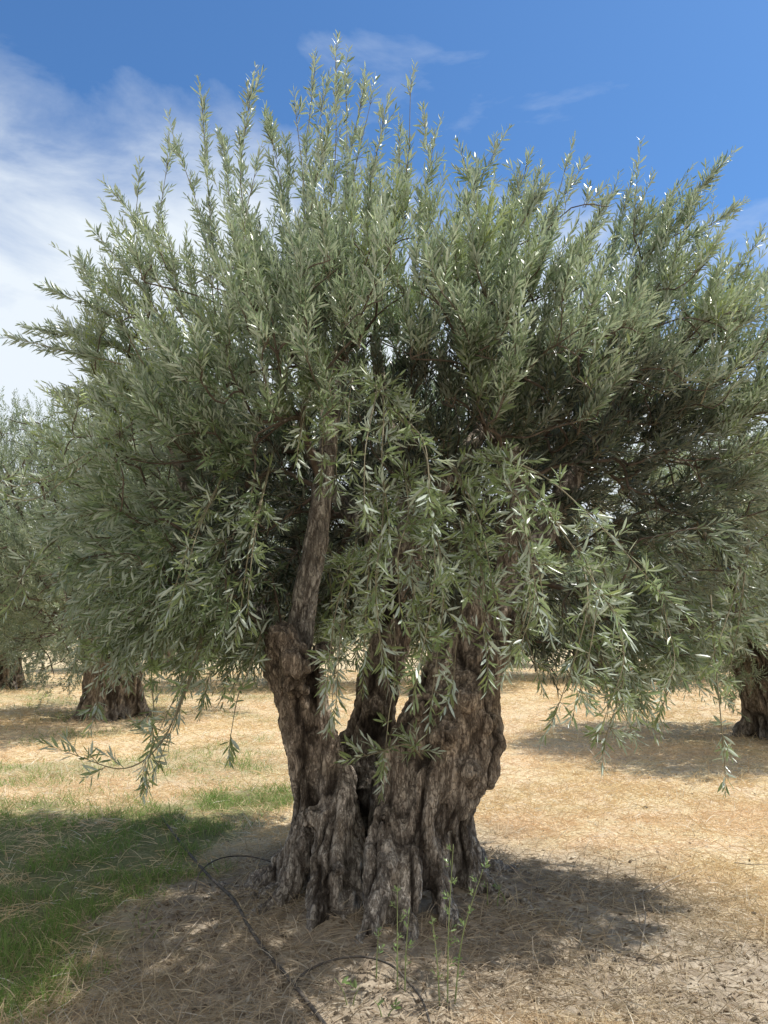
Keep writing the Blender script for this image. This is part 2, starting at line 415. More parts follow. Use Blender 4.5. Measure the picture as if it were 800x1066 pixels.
old = empty('olive_tree', (TX, TY, 0), 'ancient olive tree with thick gnarled trunk in the centre of the picture', 'tree', 'olive trees of the orchard')
S = [
 [(245,1000,4.05,7),(272,965,4.18,11),(300,925,4.3,16),(316,880,4.35,18),(322,830,4.4,20),(317,780,4.4,23),(309,740,4.4,24),(303,705,4.4,27),(296,672,4.4,26),(284,655,4.4,17)],
 [(318,1002,3.85,8),(330,960,3.98,13),(338,915,4.1,20),(346,870,4.2,22),(350,830,4.28,21),(343,785,4.35,17),(334,745,4.38,15),(322,700,4.4,19)],
 [(352,985,4.0,10),(366,930,4.15,14),(370,890,4.25,15),(366,850,4.35,15),(356,812,4.4,16),(342,775,4.5,12),(335,740,4.5,10)],
 [(290,1000,4.5,18),(325,930,4.6,32),(340,870,4.65,38),(345,825,4.65,32)],
 [(232,962,4.75,9),(262,935,4.7,16),(300,905,4.65,20),(330,870,4.6,26)],
 [(385,990,4.85,34),(382,900,4.85,38),(376,830,4.85,30),(380,790,4.9,23),(385,765,4.9,22),(393,720,4.95,23),(404,675,5.0,21),(418,610,5.05,19),(430,550,5.1,15)],
 [(360,830,4.7,22),(352,790,4.8,14),(368,770,4.9,12)],
 [(372,1005,3.75,9),(385,960,3.88,13),(396,915,4.0,18),(401,870,4.1,19),(408,825,4.2,20),(420,780,4.25,22),(437,745,4.3,22),(450,715,4.35,21),(466,685,4.4,18),(484,650,4.45,14),(500,610,4.5,10)],
 [(428,1010,3.72,8),(424,965,3.88,12),(428,920,4.02,16),(437,875,4.1,19),(447,830,4.15,22),(458,785,4.22,30),(474,745,4.3,34),(497,702,4.4,27),(517,655,4.5,20),(527,605,4.6,17),(538,550,4.7,15),(552,490,4.8,12)],
 [(484,1005,3.85,9),(468,960,3.98,13),(456,920,4.06,14),(456,880,4.12,13),(470,842,4.18,18),(492,806,4.25,24),(500,770,4.3,24),(500,735,4.4,22),(508,690,4.45,18)],
 [(548,985,4.3,8),(515,948,4.4,14),(488,910,4.5,20),(474,865,4.5,20),(478,815,4.5,22),(488,765,4.5,28)],
 [(430,1000,4.6,50),(435,900,4.6,50),(440,830,4.6,46),(462,760,4.6,42),(490,710,4.6,26)],
 [(440,850,4.3,30),(455,800,4.4,32)],
 [(520,970,4.9,14),(490,910,4.85,24),(470,850,4.8,26)],
 [(405,970,3.95,9),(412,930,4.05,10),(418,880,4.12,9),(425,830,4.2,10)],
]
parts = [strand(s, .22, k) for k, s in enumerate(S)]
for px, py, y, r in [(310,690,4.18,24),(294,666,4.22,21),(335,680,4.3,17),(300,712,4.2,14),(312,716,4.25,15),(513,772,4.25,17),(508,752,4.2,14),
                     (443,735,4.15,17),(486,728,4.1,15),(463,765,4.05,15),(322,850,4.2,12),(398,850,4.0,9),(490,805,4.1,13),(350,905,4.0,9)]:
    parts.append(ball(W(px, py, y), r/F*y))
trunk = bark_body('trunk', parts, .0095, old, 1.0, (.2, 1.15))
# the straight pole-like limb rising from the burl and the upper limbs
def limb(pts, seed, amp=.35):
    return bark_body('limb', [strand(pts, .12, seed, .03)], .008, old, amp, (1.2, 3.6), freq=1.6)
limb([(306,700,4.38,16),(313,655,4.38,15),(320,610,4.38,13.5),(330,560,4.38,13),(336,510,4.4,12),(342,460,4.45,10),(352,390,4.6,9),(366,320,4.7,6)], 30)
limb([(522,640,4.52,15),(542,600,4.6,12),(572,545,4.7,13),(600,490,4.8,11),(640,430,4.9,8)], 31)
limb([(284,668,4.45,15),(262,630,4.6,12),(235,585,4.75,10),(205,530,4.85,8),(180,470,4.9,6)], 32)
limb([(428,560,5.08,15),(420,500,5.15,12),(400,430,5.2,9),(390,350,5.2,6)], 33)
limb([(545,545,4.7,15),(535,480,4.75,12),(520,400,4.8,9),(515,330,4.8,6)], 34)
limb([(430,550,5.08,13),(470,490,5.2,10),(520,430,5.5,8),(580,380,5.8,6)], 35)
limb([(418,600,5.05,12),(370,540,5.3,10),(320,470,5.6,8),(270,400,5.8,6)], 36)

# ------------------------------------------------------------------ foliage machinery
def in_ell(P, E):
    m = np.zeros(len(P), bool)
    for c, r in E: m |= (((P-c)/r)**2).sum(1) < 1
    return m
def sample(E, n, rs, shell=.0):
    vol = np.array([np.prod(r) for c, r in E]); k = rs.choice(len(E), n, p=vol/vol.sum())
    v = nrm(rs.normal(size=(n, 3)))*(rs.uniform(shell**3, 1, (n, 1))**(1/3))
    c = np.array([e[0] for e in E])[k]; r = np.array([e[1] for e in E])[k]
    return c+v*r
def network(seeds, seed_dist, P, core):
    """join points into a branching tree, nearest cheap parent first"""
    o = np.argsort(np.linalg.norm(P-core, axis=1)); P = P[o]
    N = len(seeds); A = np.vstack([seeds, P]); par = np.full(len(A), -1); path = np.zeros(len(A)); path[:N] = seed_dist
    for k in range(N, len(A)):
        d = np.linalg.norm(A[:k]-A[k], axis=1)
        j = np.argmin(d**1.25+.30*path[:k]); par[k] = j; path[k] = path[j]+d[j]
    cnt = np.ones(len(A))
    for k in range(len(A)-1, N-1, -1): cnt[par[k]] += cnt[k]
    return A, par, cnt, N
def branch_mesh(A, par, cnt, N, name, mat, parent, k0=.0026, ex=.42, rmax=.05, sides=5, rs=None):
    idx = np.arange(N, len(A)); p1 = A[idx]; p0 = A[par[idx]]
    r1 = np.minimum(k0*cnt[idx]**ex, rmax); r0 = np.minimum(k0*np.maximum(cnt[par[idx]], 1)**ex, r1*1.35)
    pd = np.where((par[par[idx]] >= 0)[:, None], nrm(p0-A[np.maximum(par[par[idx]], 0)]), nrm(p1-p0))
    L = np.linalg.norm(p1-p0, axis=1, keepdims=True)
    t = np.linspace(0, 1, 5); rings = []
    for q in t:
        P = p0+(p1-p0)*q+(pd*L*.42)*(q*(1-q)**2)*2.2
        rings.append(P)
    rings = np.stack(rings, 1)                                   # n,5,3
    T = nrm(p1-p0); ref = np.where(np.abs(T[:, 2:3]) > .9, [[1., 0, 0]], [[0, 0, 1.]])
    U = nrm(np.cross(T, ref)); B = np.cross(T, U)
    a = np.linspace(0, 2*math.pi, sides, endpoint=False)
    ring = U[:, None]*np.cos(a)[None, :, None]+B[:, None]*np.sin(a)[None, :, None]
    rr = r0[:, None]*(1-t)+r1[:, None]*t
    V = rings[:, :, None]+ring[:, None]*rr[:, :, None, None]
    n = len(idx); base = np.arange(n)[:, None, None]*5*sides+np.arange(4)[None, :, None]*sides
    s = np.arange(sides)[None, None]; s2 = (s+1) % sides
    Fq = np.stack([base+s, base+s2, base+s2+sides, base+s+sides], -1).reshape(-1, 4)
    return mesh(name, V.reshape(-1, 3), Fq, mat, parent, True)

def shoots_to_leaves(base, d, L, bend, rs, gap=.0175, inner_shade=None, leaf=(.042, .090), yellow=None, wfac=.18):
    """base,d,bend: (n,3); L (n). returns leaf V,F,tint and stem V,F"""
    d = nrm(d); n = len(base)
    cnt = np.maximum(3, (L/gap).astype(int)); sid = np.repeat(np.arange(n), cnt)
    kk = np.concatenate([np.arange(c) for c in cnt]); t = (kk+.6)/cnt[sid]
    t = .06+.94*t
    def pos(sid, t): return base[sid]+d[sid]*(L[sid]*t)[:, None]+bend[sid]*(L[sid]*t*t)[:, None]
    P = pos(sid, t); T = nrm(d[sid]+2*bend[sid]*t[:, None])
    ref = nrm(np.cross(d, nrm(rs.normal(size=(n, 3)))))
    U = nrm(ref[sid]-T*(ref[sid]*T).sum(1, keepdims=True)); B = np.cross(T, U)
    Vs, tint = [], []
    keep_all = []
    for side in (0, 1):
        m = rs.random(len(P)) > .10
        ang = kk*math.pi/2+side*math.pi+rs.normal(0, .28, len(P))
        rad = U*np.cos(ang)[:, None]+B*np.sin(ang)[:, None]
        op = rs.normal(.80, .20, len(P))-.35*t                     # opening angle, closed towards the tip
        a = T*np.cos(op)[:, None]+rad*np.sin(op)[:, None]
        nn = T*np.sin(op)[:, None]-rad*np.cos(op)[:, None]          # upper side looks up the shoot
        tw = rs.normal(0, .8, len(P)); s = np.cross(a, nn)
        nn = nn*np.cos(tw)[:, None]+s*np.sin(tw)[:, None]
        nn = nn+np.array([.05, 0, .35]); nn = nrm(nn-a*(nn*a).sum(1, keepdims=True)); s = np.cross(a, nn)
        l = rs.uniform(*leaf, len(P))*(1-.45*t**3)*(.75+.25*np.minimum(1, t*6)); w = l*wfac*rs.uniform(.75, 1.2, len(P))*.5
        b = P+rad*.002; l_, w_ = l[:, None], w[:, None]
        cv = nn*(l*rs.normal(-.06, .08, len(P)))[:, None]
        fo = nn*w_*.35
        V = np.stack([b, b+a*l_*.28+s*w_*.9+fo+cv*.45, b+a*l_*.68+s*w_*.85+fo+cv*.85, b+a*l_+cv*.9-nn*w_*.1,
                      b+a*l_*.68-s*w_*.85+fo+cv*.85, b+a*l_*.28-s*w_*.9+fo+cv*.45], 1)
        Vs.append(V[m])
        yl = (yellow[sid] if yellow is not None else np.zeros(len(P)))
        tn = np.stack([rs.beta(.9, 1.1, len(P)), np.clip(yl*rs.uniform(.4, 1.2, len(P))+(rs.random(len(P)) < .012)*.9, 0, 1), (inner_shade[sid] if inner_shade is not None else 0*P[:, 0])], 1)
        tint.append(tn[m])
    V = np.vstack(Vs); tint = np.vstack(tint); k = np.arange(len(V))[:, None]*6
    F = np.vstack([k+np.array([[0, 1, 2, 3]]), k+np.array([[0, 3, 4, 5]])])
    # stems
    tt = np.linspace(0, 1, 5); c = np.stack([base+d*(L*q)[:, None]+bend*(L*q*q)[:, None] for q in tt], 1)
    U = nrm(np.cross(d, [[.3, .5, .81]])); B = np.cross(d, U)
    ang = np.array([0, 2.094, 4.189]); ring = U[:, None]*np.cos(ang)[None, :, None]+B[:, None]*np.sin(ang)[None, :, None]
    rr = (.0021*(1-.7*tt))[None, :, None, None]
    SV = (c[:, :, None]+ring[:, None]*rr).reshape(-1, 3)
    b0 = np.arange(n)[:, None, None]*15+np.arange(4)[None, :, None]*3; s = np.arange(3)[None, None]; s2 = (s+1) % 3
    SF = np.stack([b0+s, b0+s2, b0+s2+3, b0+s+3], -1).reshape(-1, 4)
    return V.reshape(-1, 3), F, np.concatenate([tint, tint], 0), SV, SF

# ------------------------------------------------------------------ crown of the old tree
def E(px, py, y, rx, ry, rz): return (W(px, py, y), np.array([rx, ry, rz]))
ENV = [E(420,430,4.7,1.7,1.55,.85), E(215,500,4.65,.82,1.0,.95), E(180,365,4.7,.60,.8,.55), E(700,450,4.9,1.0,.95,.88),
       E(390,330,4.8,1.0,1.0,.44), E(600,320,4.9,1.0,1.0,.50), E(430,610,5.7,1.1,.5,.42), E(300,620,5.4,.5,.4,.40), E(520,600,5.3,.5,.4,.42), E(680,600,4.6,.60,.7,.50), E(170,610,4.5,.50,.7,.42),
       E(290,350,4.7,.62,.7,.40), E(240,600,4.9,.55,.7,.5), E(420,520,5.6,1.5,.7,.75), E(800,430,4.8,.62,.45,.75),
       E(450,355,4.0,1.0,.6,.42),
       E(400,400,3.85,.75,.45,.30), E(560,400,3.9,.6,.45,.30), E(260,450,3.95,.5,.5,.5), E(640,660,4.4,.55,.6,.28), 
       E(210,625,4.5,.45,.6,.4), E(445,540,5.0,.5,.45,.38), E(250,560,3.95,.36,.4,.36), E(240,560,6.1,1.2,.7,.7), E(200,480,6.3,1.0,.8,.8), E(540,470,6.1,1.1,.75,.8), E(420,500,6.3,1.2,.7,.8)]
HOLE = [E(480,535,4.0,.95,.62,.36), E(330,520,4.1,.35,.5,.35), E(430,670,4.1,.72,.7,.55), E(400,600,4.0,.40,.4,.26), E(326,580,4.0,.26,.62,.50), E(390,780,4.4,1.0,1.3,.38)]
core = W(430, 520, 4.8)
rs = np.random.default_rng(3)
P = sample(ENV, 4300, rs); 
fr = np.zeros(len(P))
P = P[~in_ell(P, HOLE)]
P = P[(fbm(P*1.9, 91, 2)+rs.uniform(-.05, .05, len(P)) > .43) | (P[:, 2] < 2.0) | (P[:, 0] > 1.5) | (P[:, 1] > 5.3)]
core_e = (W(420, 430, 4.8), np.array([1.15, .95, .62]))
inn = in_ell(P, [core_e]); P = P[~inn | (rs.random(len(P)) < .6)]
P = P[np.linalg.norm(P-np.array([0, 0, 1.5]), axis=1) > 2.3]
seeds = []; sd = []
for pts in ([(336,510,4.4),(342,460,4.45),(352,390,4.6),(366,320,4.7)], [(546,600,4.6),(572,545,4.7),(600,490,4.8),(640,430,4.9)],
            [(262,630,4.6),(235,585,4.75),(205,530,4.85),(180,470,4.9)], [(420,500,5.15),(400,430,5.2),(390,350,5.2)],
            [(535,480,4.75),(520,400,4.8),(515,330,4.8)], [(470,490,5.2),(520,430,5.5),(580,380,5.8)], [(370,540,5.3),(320,470,5.6),(270,400,5.8)],
            [(296,665,4.4),(560,490,4.8),(430,550,5.1)]):
    for k, q in enumerate(pts): seeds.append(W(*q)); sd.append(.25*k)
A, par, cnt, N = network(np.array(seeds), np.array(sd), P, core)
branch_mesh(A, par, cnt, N, 'branches', TWIG, old)
idx = np.arange(N, len(A))
node = A[idx]; pdv = nrm(node-A[par[idx]])
per = rs.integers(3, 6, len(node)); sid = np.repeat(np.arange(len(node)), per)
base = A[par[idx]][sid]*(1-(u := rs.uniform(.25, 1, (len(sid), 1))))+node[sid]*u
outw = nrm((base-core)/np.array([1, .9, .7])); z = base[:, 2]
up = (-.35+1.45*sstep(1.5, 3.1, z))[:, None]*np.array([0, 0, 1.])
d = .85*outw*np.where(outw[:, :1] > 0, 1.25, 1)+.40*pdv[sid]+up+.40*rs.normal(size=base.shape)
L = rs.uniform(.12, .30, len(base))*(1+rs.random(len(base))**3*.9*sstep(2.4, 3.4, z))
bend = np.stack([rs.normal(0, .12, len(base)), rs.normal(0, .12, len(base)), .02-.30*sstep(2.6, 1.6, z)+rs.normal(0, .1, len(base))], 1)
yel = 1.0*sstep(.43, .60, fbm(base*2.0, 77, 3))*sstep(2.0, 3.0, z)+.12

# long upright plumes along the top and sides of the crown, and hanging sprays below: (tip, foot)
def spray(pts, n, rs, ln=(.10, .2), wig=.35, dn=0., tipd=.5):
    q = catmull([W(*p) for p in pts], .03); m = len(q)
    t = np.sort(rs.uniform(.08, 1, n)); k = np.minimum((t*(m-1)).astype(int), m-2); b = q[k]
    T = nrm(q[k+1]-q[k]); dd = T*tipd*1.6+rs.normal(size=(n, 3))*wig+np.array([0, 0, dn])
    l = rs.uniform(*ln, n)*(1-.35*t)
    b = np.vstack([b, q[-2]]); dd = np.vstack([dd, T[-1]]); l = np.append(l, .17)
    return q, b, dd, l
NB = len(base); tubes = []; eb, ed, el = [base], [d], [L]; ebend = [bend]; ey = [yel]
def add_spray(pts, n, r=.006, ylw=.25, bz=0., **kw):
    q, b, dd, l = spray(pts, n, rs, **kw)
    tubes.append(tube(q, np.linspace(r, .0016, len(q)), 6))
    eb.append(b); ed.append(dd); el.append(l)
    ebend.append(np.stack([rs.normal(0, .1, len(b)), rs.normal(0, .1, len(b)), bz+rs.normal(0, .08, len(b))], 1)); ey.append(np.full(len(b), ylw))
PLUME = [((205,90),(230,330),4.6),((172,150),(215,340),4.7),((262,78),(275,300),4.4),((245,190),(290,330),4.3),((120,190),(190,330),4.8),
         ((150,175),(205,350),4.5),((350,42),(335,280),4.3),((365,62),(350,300),4.5),((335,85),(325,290),4.7),((312,100),(310,300),4.2),
         ((300,150),(300,310),4.9),((390,90),(365,300),4.4),((430,76),(385,280),4.2),((410,130),(400,300),4.8),((455,130),(430,300),4.6),
         ((525,135),(480,300),4.5),((500,165),(470,310),5.0),((555,160),(520,310),4.7),((600,165),(545,320),4.6),((585,150),(540,320),5.0),
         ((640,185),(580,330),4.5),((665,175),(600,330),5.0),((748,158),(650,310),4.5),((720,190),(640,330),4.9),((755,205),(680,330),4.6),
         ((790,240),(700,370),4.5),((815,260),(730,390),4.8),((800,300),(730,420),4.2),((60,292),(150,380),4.6),((90,265),(160,360),4.9),
         ((32,340),(130,380),4.4),((45,330),(140,370),4.7),((75,400),(150,430),4.5),((105,235),(180,350),4.5),((225,140),(250,320),4.9),
         ((280,120),(300,300),4.7),((480,150),(450,310),4.3),((620,200),(570,330),4.3),((690,200),(620,330),4.7),((185,125),(225,330),4.9),
         ((375,80),(370,260),4.9),((325,60),(330,260),4.9),((445,110),(420,280),5.1),((540,175),(500,310),4.3),((835,330),(760,430),4.6),
         ((398,110),(380,280),4.0),((345,120),(345,300),4.0),((565,190),(520,320),4.1),((270,160),(280,310),4.0),((850,230),(740,380),5.1)]
for (tx, ty), (fx, fy), yy in PLUME:
    j = rs.normal(0, 13, 2); q_ = rs.uniform(.75, 1.3); tx += rs.normal(0, 5)
    add_spray([(fx, fy, yy), ((fx*.55+tx*.45)+j[0], fy*.55+ty*.45+j[1]*.5, yy-.05), (tx, ty+14, yy-.08)], int(28*q_), .005, .12, .03, ln=(.07*q_, .22*q_), wig=rs.uniform(.16, .32), tipd=.62)
HANG = [([(352,360,4.3),(345,390,3.9),(338,430,3.8),(335,490,3.75)], 22), ([(372,380,4.3),(360,410,4.0),(352,450,3.9),(350,500,3.85)], 16), ([(320,370,4.3),(318,410,4.0),(316,460,3.9)], 14),
        ([(500,470,3.9),(545,500,3.45),(590,560,3.2),(640,640,3.1)], 26),
        ([(500,480,3.9),(540,520,3.4),(555,570,3.2),(570,640,3.15)], 22),
        ([(400,420,3.9),(430,450,3.4),(445,480,3.25),(450,530,3.2)], 15),
        ([(440,520,3.9),(455,560,3.5),(462,620,3.4),(450,725,3.35)], 26),
        ([(400,500,3.9),(398,560,3.55),(392,620,3.5),(398,690,3.45)], 20),
        ([(372,560,4.0),(366,600,3.75),(356,650,3.65),(350,730,3.6)], 16),
        ([(480,540,3.9),(490,600,3.5),(478,650,3.45),(472,710,3.4)], 18),
        ([(392,400,3.9),(400,420,3.5),(398,480,3.3),(405,540,3.3)], 14),
        ([(600,560,4.0),(612,620,3.7),(600,680,3.6),(578,745,3.6)], 14),
        ([(620,560,4.2),(640,640,3.9),(650,700,3.8),(630,770,3.75)], 24),
        ([(680,560,4.3),(690,640,4.0),(700,700,3.9),(690,735,3.85)], 20),
        ([(600,600,4.3),(620,670,4.0),(640,720,3.9),(655,755,3.9)], 18),
        ([(740,620,4.2),(745,690,4.0),(750,740,3.9),(755,800,3.85)], 8),
        ([(780,560,4.3),(770,640,4.1),(760,700,4.0)], 16),
        ([(360,640,4.2),(350,690,4.0),(345,740,3.95)], 8),
        ([(410,640,4.4),(412,700,4.1),(405,745,3.95),(400,800,3.9)], 9),
        ([(440,790,4.05),(425,775,3.9),(400,782,3.8),(375,788,3.75)], 9),
        ([(275,650,4.3),(262,690,4.0),(248,725,3.8),(240,768,3.7)], 7),
        ([(215,640,4.3),(205,690,4.0),(190,730,3.9),(165,795,3.8)], 13),
        ([(160,640,4.3),(158,700,4.0),(160,750,3.9),(150,800,3.8)], 12),
        ([(200,700,4.0),(170,770,3.8),(130,800,3.7),(75,785,3.65)], 7),
        ([(120,640,4.4),(105,690,4.1),(100,740,4.0)], 10),
        ([(60,560,4.2),(30,590,3.9),(15,620,3.8)], 8),
        ([(140,440,4.2),(80,490,3.8),(35,520,3.6),(5,515,3.5)], 14),
        ([(230,620,4.5),(222,680,4.2),(215,720,4.1)], 10),
        ([(240,480,4.0),(200,560,3.6),(180,620,3.5)], 14),
        ([(285,470,4.0),(262,560,3.6),(250,640,3.55)], 14),
        ([(540,620,4.4),(548,660,4.2),(560,700,4.1)], 6),
       ([(420,480,3.9),(432,540,3.6),(428,590,3.5),(436,650,3.45)], 22),
       ([(470,480,3.9),(492,540,3.6),(500,590,3.5),(505,650,3.45)], 22),
       ([(384,500,4.1),(386,560,3.8),(382,620,3.7),(378,690,3.65)], 16),
       ([(540,560,4.0),(552,610,3.7),(545,650,3.6),(530,690,3.6)], 14),
       ([(440,560,4.6),(445,620,4.4),(440,680,4.3)], 16),
       ([(340,560,4.8),(345,620,4.7),(350,690,4.7)], 14),
       ([(400,560,5.4),(395,620,5.4),(390,690,5.4)], 16),
       ([(470,560,5.6),(455,620,5.6),(435,700,5.6)], 20),
       ([(360,560,5.6),(345,620,5.6),(340,690,5.6)], 20)]
for pts, n in HANG:
    add_spray(pts, int(n*1.25), .006, .40, .05, ln=(.08, .19), wig=.60, dn=.22, tipd=.30)
    jit = rs.normal(0, 16, 2)
    if n > 12: add_spray([(p[0]+jit[0]*k/2, p[1]-14*k/2, p[2]-.05*k) for k, p in enumerate(pts)], int(n*.7), .005, .40, .08, ln=(.08, .18), wig=.62, dn=.25, tipd=.28)
base = np.vstack(eb); d = np.vstack(ed); L = np.concatenate(el); bend = np.vstack(ebend); yel = np.concatenate(ey)
print('shoots', len(base))
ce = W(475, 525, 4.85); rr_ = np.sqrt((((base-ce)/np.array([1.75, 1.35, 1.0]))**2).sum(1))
inner_shade = 1.*sstep(1.15, .78, rr_+.25*(fbm(base*3.5, 88, 2)-.5))*(np.arange(len(base)) < NB)  # painted shade: darkens leaves in the hollow of the crown
V, Fc, tint, SV, SF = shoots_to_leaves(base, d, L, bend, rs, yellow=yel, inner_shade=inner_shade)
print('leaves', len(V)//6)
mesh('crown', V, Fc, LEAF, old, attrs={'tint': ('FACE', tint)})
tv, tf = merge(tubes)
o = mesh('twigs', np.vstack([SV, tv]), [SF]+[f+len(SV) for f in tf], STEM, old, True)
for ch in [c for c in C.objects if c.parent == old]: shift(ch, old.location)

# ------------------------------------------------------------------ orchard behind
def orchard_tree(seed, loc, H, Rr, label, nn=900, low=.55, strands=5, lean=(0, 0), thick=1., leaf=(.055, .085), per=(3, 6), voxel=.03):
    rs = np.random.default_rng(seed)
    root = empty('olive_tree', (0, 0, 0), label, 'tree', 'olive trees of the orchard')
    parts = []; tops = []
    for k in range(strands):
        a = 2*math.pi*k/strands+rs.uniform(-.3, .3); r0 = .38*thick; fo = rs.uniform(.45, .8)
        c, s = math.cos(a), math.sin(a)
        top = np.array([c*fo+lean[0], s*fo+lean[1], 1.75+rs.uniform(-.1, .3)])
        P = [[c*r0*1.7, s*r0*1.7, -.1, .09*thick], [c*r0, s*r0, .25, .17*thick], [c*r0*.75+lean[0]*.3, s*r0*.75+lean[1]*.3, .75, .19*thick],
             [c*r0*.9+lean[0]*.6, s*r0*.9+lean[1]*.6, 1.15, .15*thick], [*top, .10*thick], [top[0]*1.6, top[1]*1.6, 2.5, .07]]
        q = catmull(P, .1); parts.append(tube(q[:, :3], q[:, 3], 12, .35, seed+k)); tops.append(q[-1, :3]); tops.append(top)
    q = catmull([[0, 0, -.1, .36*thick], [lean[0]*.2, lean[1]*.2, .5, .30*thick], [lean[0]*.5, lean[1]*.5, 1.1, .25*thick]], .1)
    parts.append(tube(q[:, :3], q[:, 3], 14, .25, seed))
    bark_body('trunk', parts, voxel, root, 1.3, (-.5, .6), freq=.8)
    hz = (H-low)/2; cz = low+hz
    env = [(np.array([0, 0, cz]), np.array([Rr*.8, Rr*.8, hz*.86]))]
    for k in range(11):
        a = rs.uniform(0, 2*math.pi); zz = rs.uniform(-.62, .62); q = math.sqrt(1-zz*zz)
        env.append((np.array([math.cos(a)*q*Rr*.66, math.sin(a)*q*Rr*.66, cz+zz*hz]), np.array([Rr*.42, Rr*.42, hz*.36])*rs.uniform(.8, 1.1)))
    P = sample(env, nn, rs, .35)
    hole = [(np.array([0, 0, .7]), np.array([1.0, 1.0, .65]))]
    P = P[~in_ell(P, hole) & (P[:, 2] > low*.75)]
    core = np.array([0, 0, cz-.3*hz])
    A, par, cnt, N = network(np.array(tops), np.zeros(len(tops)), P, core)
    branch_mesh(A, par, cnt, N, 'branches', TWIG, root, k0=.006, rmax=.07)
    idx = np.arange(N, len(A)); node = A[idx]; pdv = nrm(node-A[par[idx]])
    sid = np.repeat(np.arange(len(node)), rs.integers(*per, len(node)))
    b = node[sid]+rs.normal(0, .09, (len(sid), 3)); ow = nrm(b-core)
    up = (-.25+1.2*sstep(low+.3, cz, b[:, 2]))[:, None]*np.array([0, 0, 1.])
    d = .8*ow+.3*pdv[sid]+up+.5*rs.normal(size=b.shape)
    L = rs.uniform(.25, .5, len(b)); bend = rs.normal(0, .12, b.shape)
    yel = np.full(len(b), .15)
    V, Fc, tint, SV, SF = shoots_to_leaves(b, d, L, bend, rs, gap=.028, leaf=leaf, yellow=yel, wfac=.24)
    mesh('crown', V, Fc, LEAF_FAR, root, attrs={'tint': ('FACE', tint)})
    root.location = loc
    return root
left = orchard_tree(101, (-4.65, 13.6, -.03), 5.6, 3.1, 'wide grey green olive tree at the left edge, a stout dark trunk under low branches', 2100, low=.12, lean=(-.1, 0), thick=1.05)
right = orchard_tree(202, (5.75, 11.3, -.03), 4.7, 2.7, 'olive tree at the right edge, its leaning trunk partly cut by the frame', 1700, low=.5, lean=(-.45, 0), thick=1.2)
far0 = orchard_tree(303, (-11.2, 19.5, -.03), 5.2, 3.2, 'olive tree far left, low crown behind the stout left tree', 900, thick=1.0, leaf=(.08, .12))
def dup(root, loc, rz, label, s=1.):
    r = root.copy(); C.objects.link(r); r.location = loc; r.rotation_euler = (0, 0, rz); r.scale = (s, s, s); r['label'] = label
    for ch in root.children:
        c = ch.copy(); C.objects.link(c); c.parent = r
    return r
for k, (x, y, s, lab) in enumerate([
    (-2.6, 22., 1.05, 'distant olive tree glimpsed through the gap left of the old trunk'),
    (1.6, 21.5, 1.0, 'distant olive tree behind the old trunk, hidden by its crown'),
    (8.6, 23.5, 1.0, 'distant olive tree seen beyond the right edge tree'),
    (-8.5, 30., 1.05, 'more distant olive tree standing beyond the left trees'),
    (14.5, 18.5, 1.0, 'distant olive tree right of the frame edge tree'),
    (-16.5, 27., 1.0, 'distant olive tree far off behind the far left one'),
    (5.4, 34., 1.0, 'farthest olive tree in the rows behind the old trunk'),
    (16., 31., 1.05, 'far olive tree in the right hand rows'),
    (-9.9, 20.5, 1., 'distant olive tree showing between the frame edge and the stout left tree'),
    (6.6, 25.5, 1.05, 'distant olive tree seen right of the old trunk under its crown')]):
    dup(far0, (x, y, -.03), k*1.3+.4, lab, s)

# low wooded rise that closes the view, one mass nobody could count
rs = np.random.default_rng(77)
n = 60000
a = rs.uniform(-1.5, 1.5, n); dd = rs.uniform(60, 130, n)
hz = 4.2+2.2*fbm(np.stack([a*14, dd*.05, 0*a], 1), 5, 3); zz = rs.uniform(0, 1, n)**.8*hz
c = np.stack([np.sin(a)*dd, np.cos(a)*dd, zz], 1); u = nrm(rs.normal(size=(n, 3))); v = nrm(np.cross(u, nrm(rs.normal(size=(n, 3)))))
sz = rs.uniform(.25, .6, (n, 1))
V = np.stack([c-u*sz, c+v*sz*.6, c+u*sz, c-v*sz*.6], 1).reshape(-1, 3)
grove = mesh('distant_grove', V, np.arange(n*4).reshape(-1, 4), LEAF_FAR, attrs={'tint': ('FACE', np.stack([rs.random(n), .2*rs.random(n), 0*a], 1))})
grove['kind'] = 'stuff'; grove['label'] = 'far-off mass of olive grove along the horizon'; grove['category'] = 'grove'

# ------------------------------------------------------------------ hoses, sticks, weeds
def gpt(px, py, up=0.):
    g = G(px, py)
    for _ in range(3):                       # walk the ray to the uneven ground
        z = float(gh(np.array([g[0]]), np.array([g[1]]))[0])+up
        g0 = G(px, py); k = (CAMZ-z)/CAMZ; g = g0*k
    return np.array([g[0], g[1], z])
def line_obj(name, pts, r, mat, label, cat, r1=None, group=None):
    P = catmull([gpt(*p) for p in pts], .03)
    rr = np.linspace(r, r if r1 is None else r1, len(P))
    V, Fs = tube(P, rr, 10); o = mesh(name, V, Fs, mat, smooth=True); tag(o, label, cat, group)
    c = tuple(P[0]); shift(o, c); o.location = c
    return o
hose = line_obj('irrigation_hose', [(168,850,.01),(192,882,.03),(218,912,.05),(243,936,.05),(258,962,.03),(275,988,.015),(298,1015,.015),(322,1045,.015),(352,1085,.01)],
         .0085, HOSE, 'thick black irrigation hose running down from the grass to the bottom edge', 'hose')
line_obj('irrigation_hose', [(202,930,.01),(210,906,.09),(232,893,.09),(262,892,.08),(298,902,.04)], .004, HOSE,
         'thin dark drip line arching up beside the left root', 'hose')
line_obj('irrigation_hose', [(306,1024,.01),(318,1012,.03),(345,1000,.04),(378,996,.035),(406,1004,.03),(425,1022,.03),(440,1042,.02),(452,1080,.01)], .0048, HOSE,
         'thin black drip line looping in front of the trunk foot', 'hose')
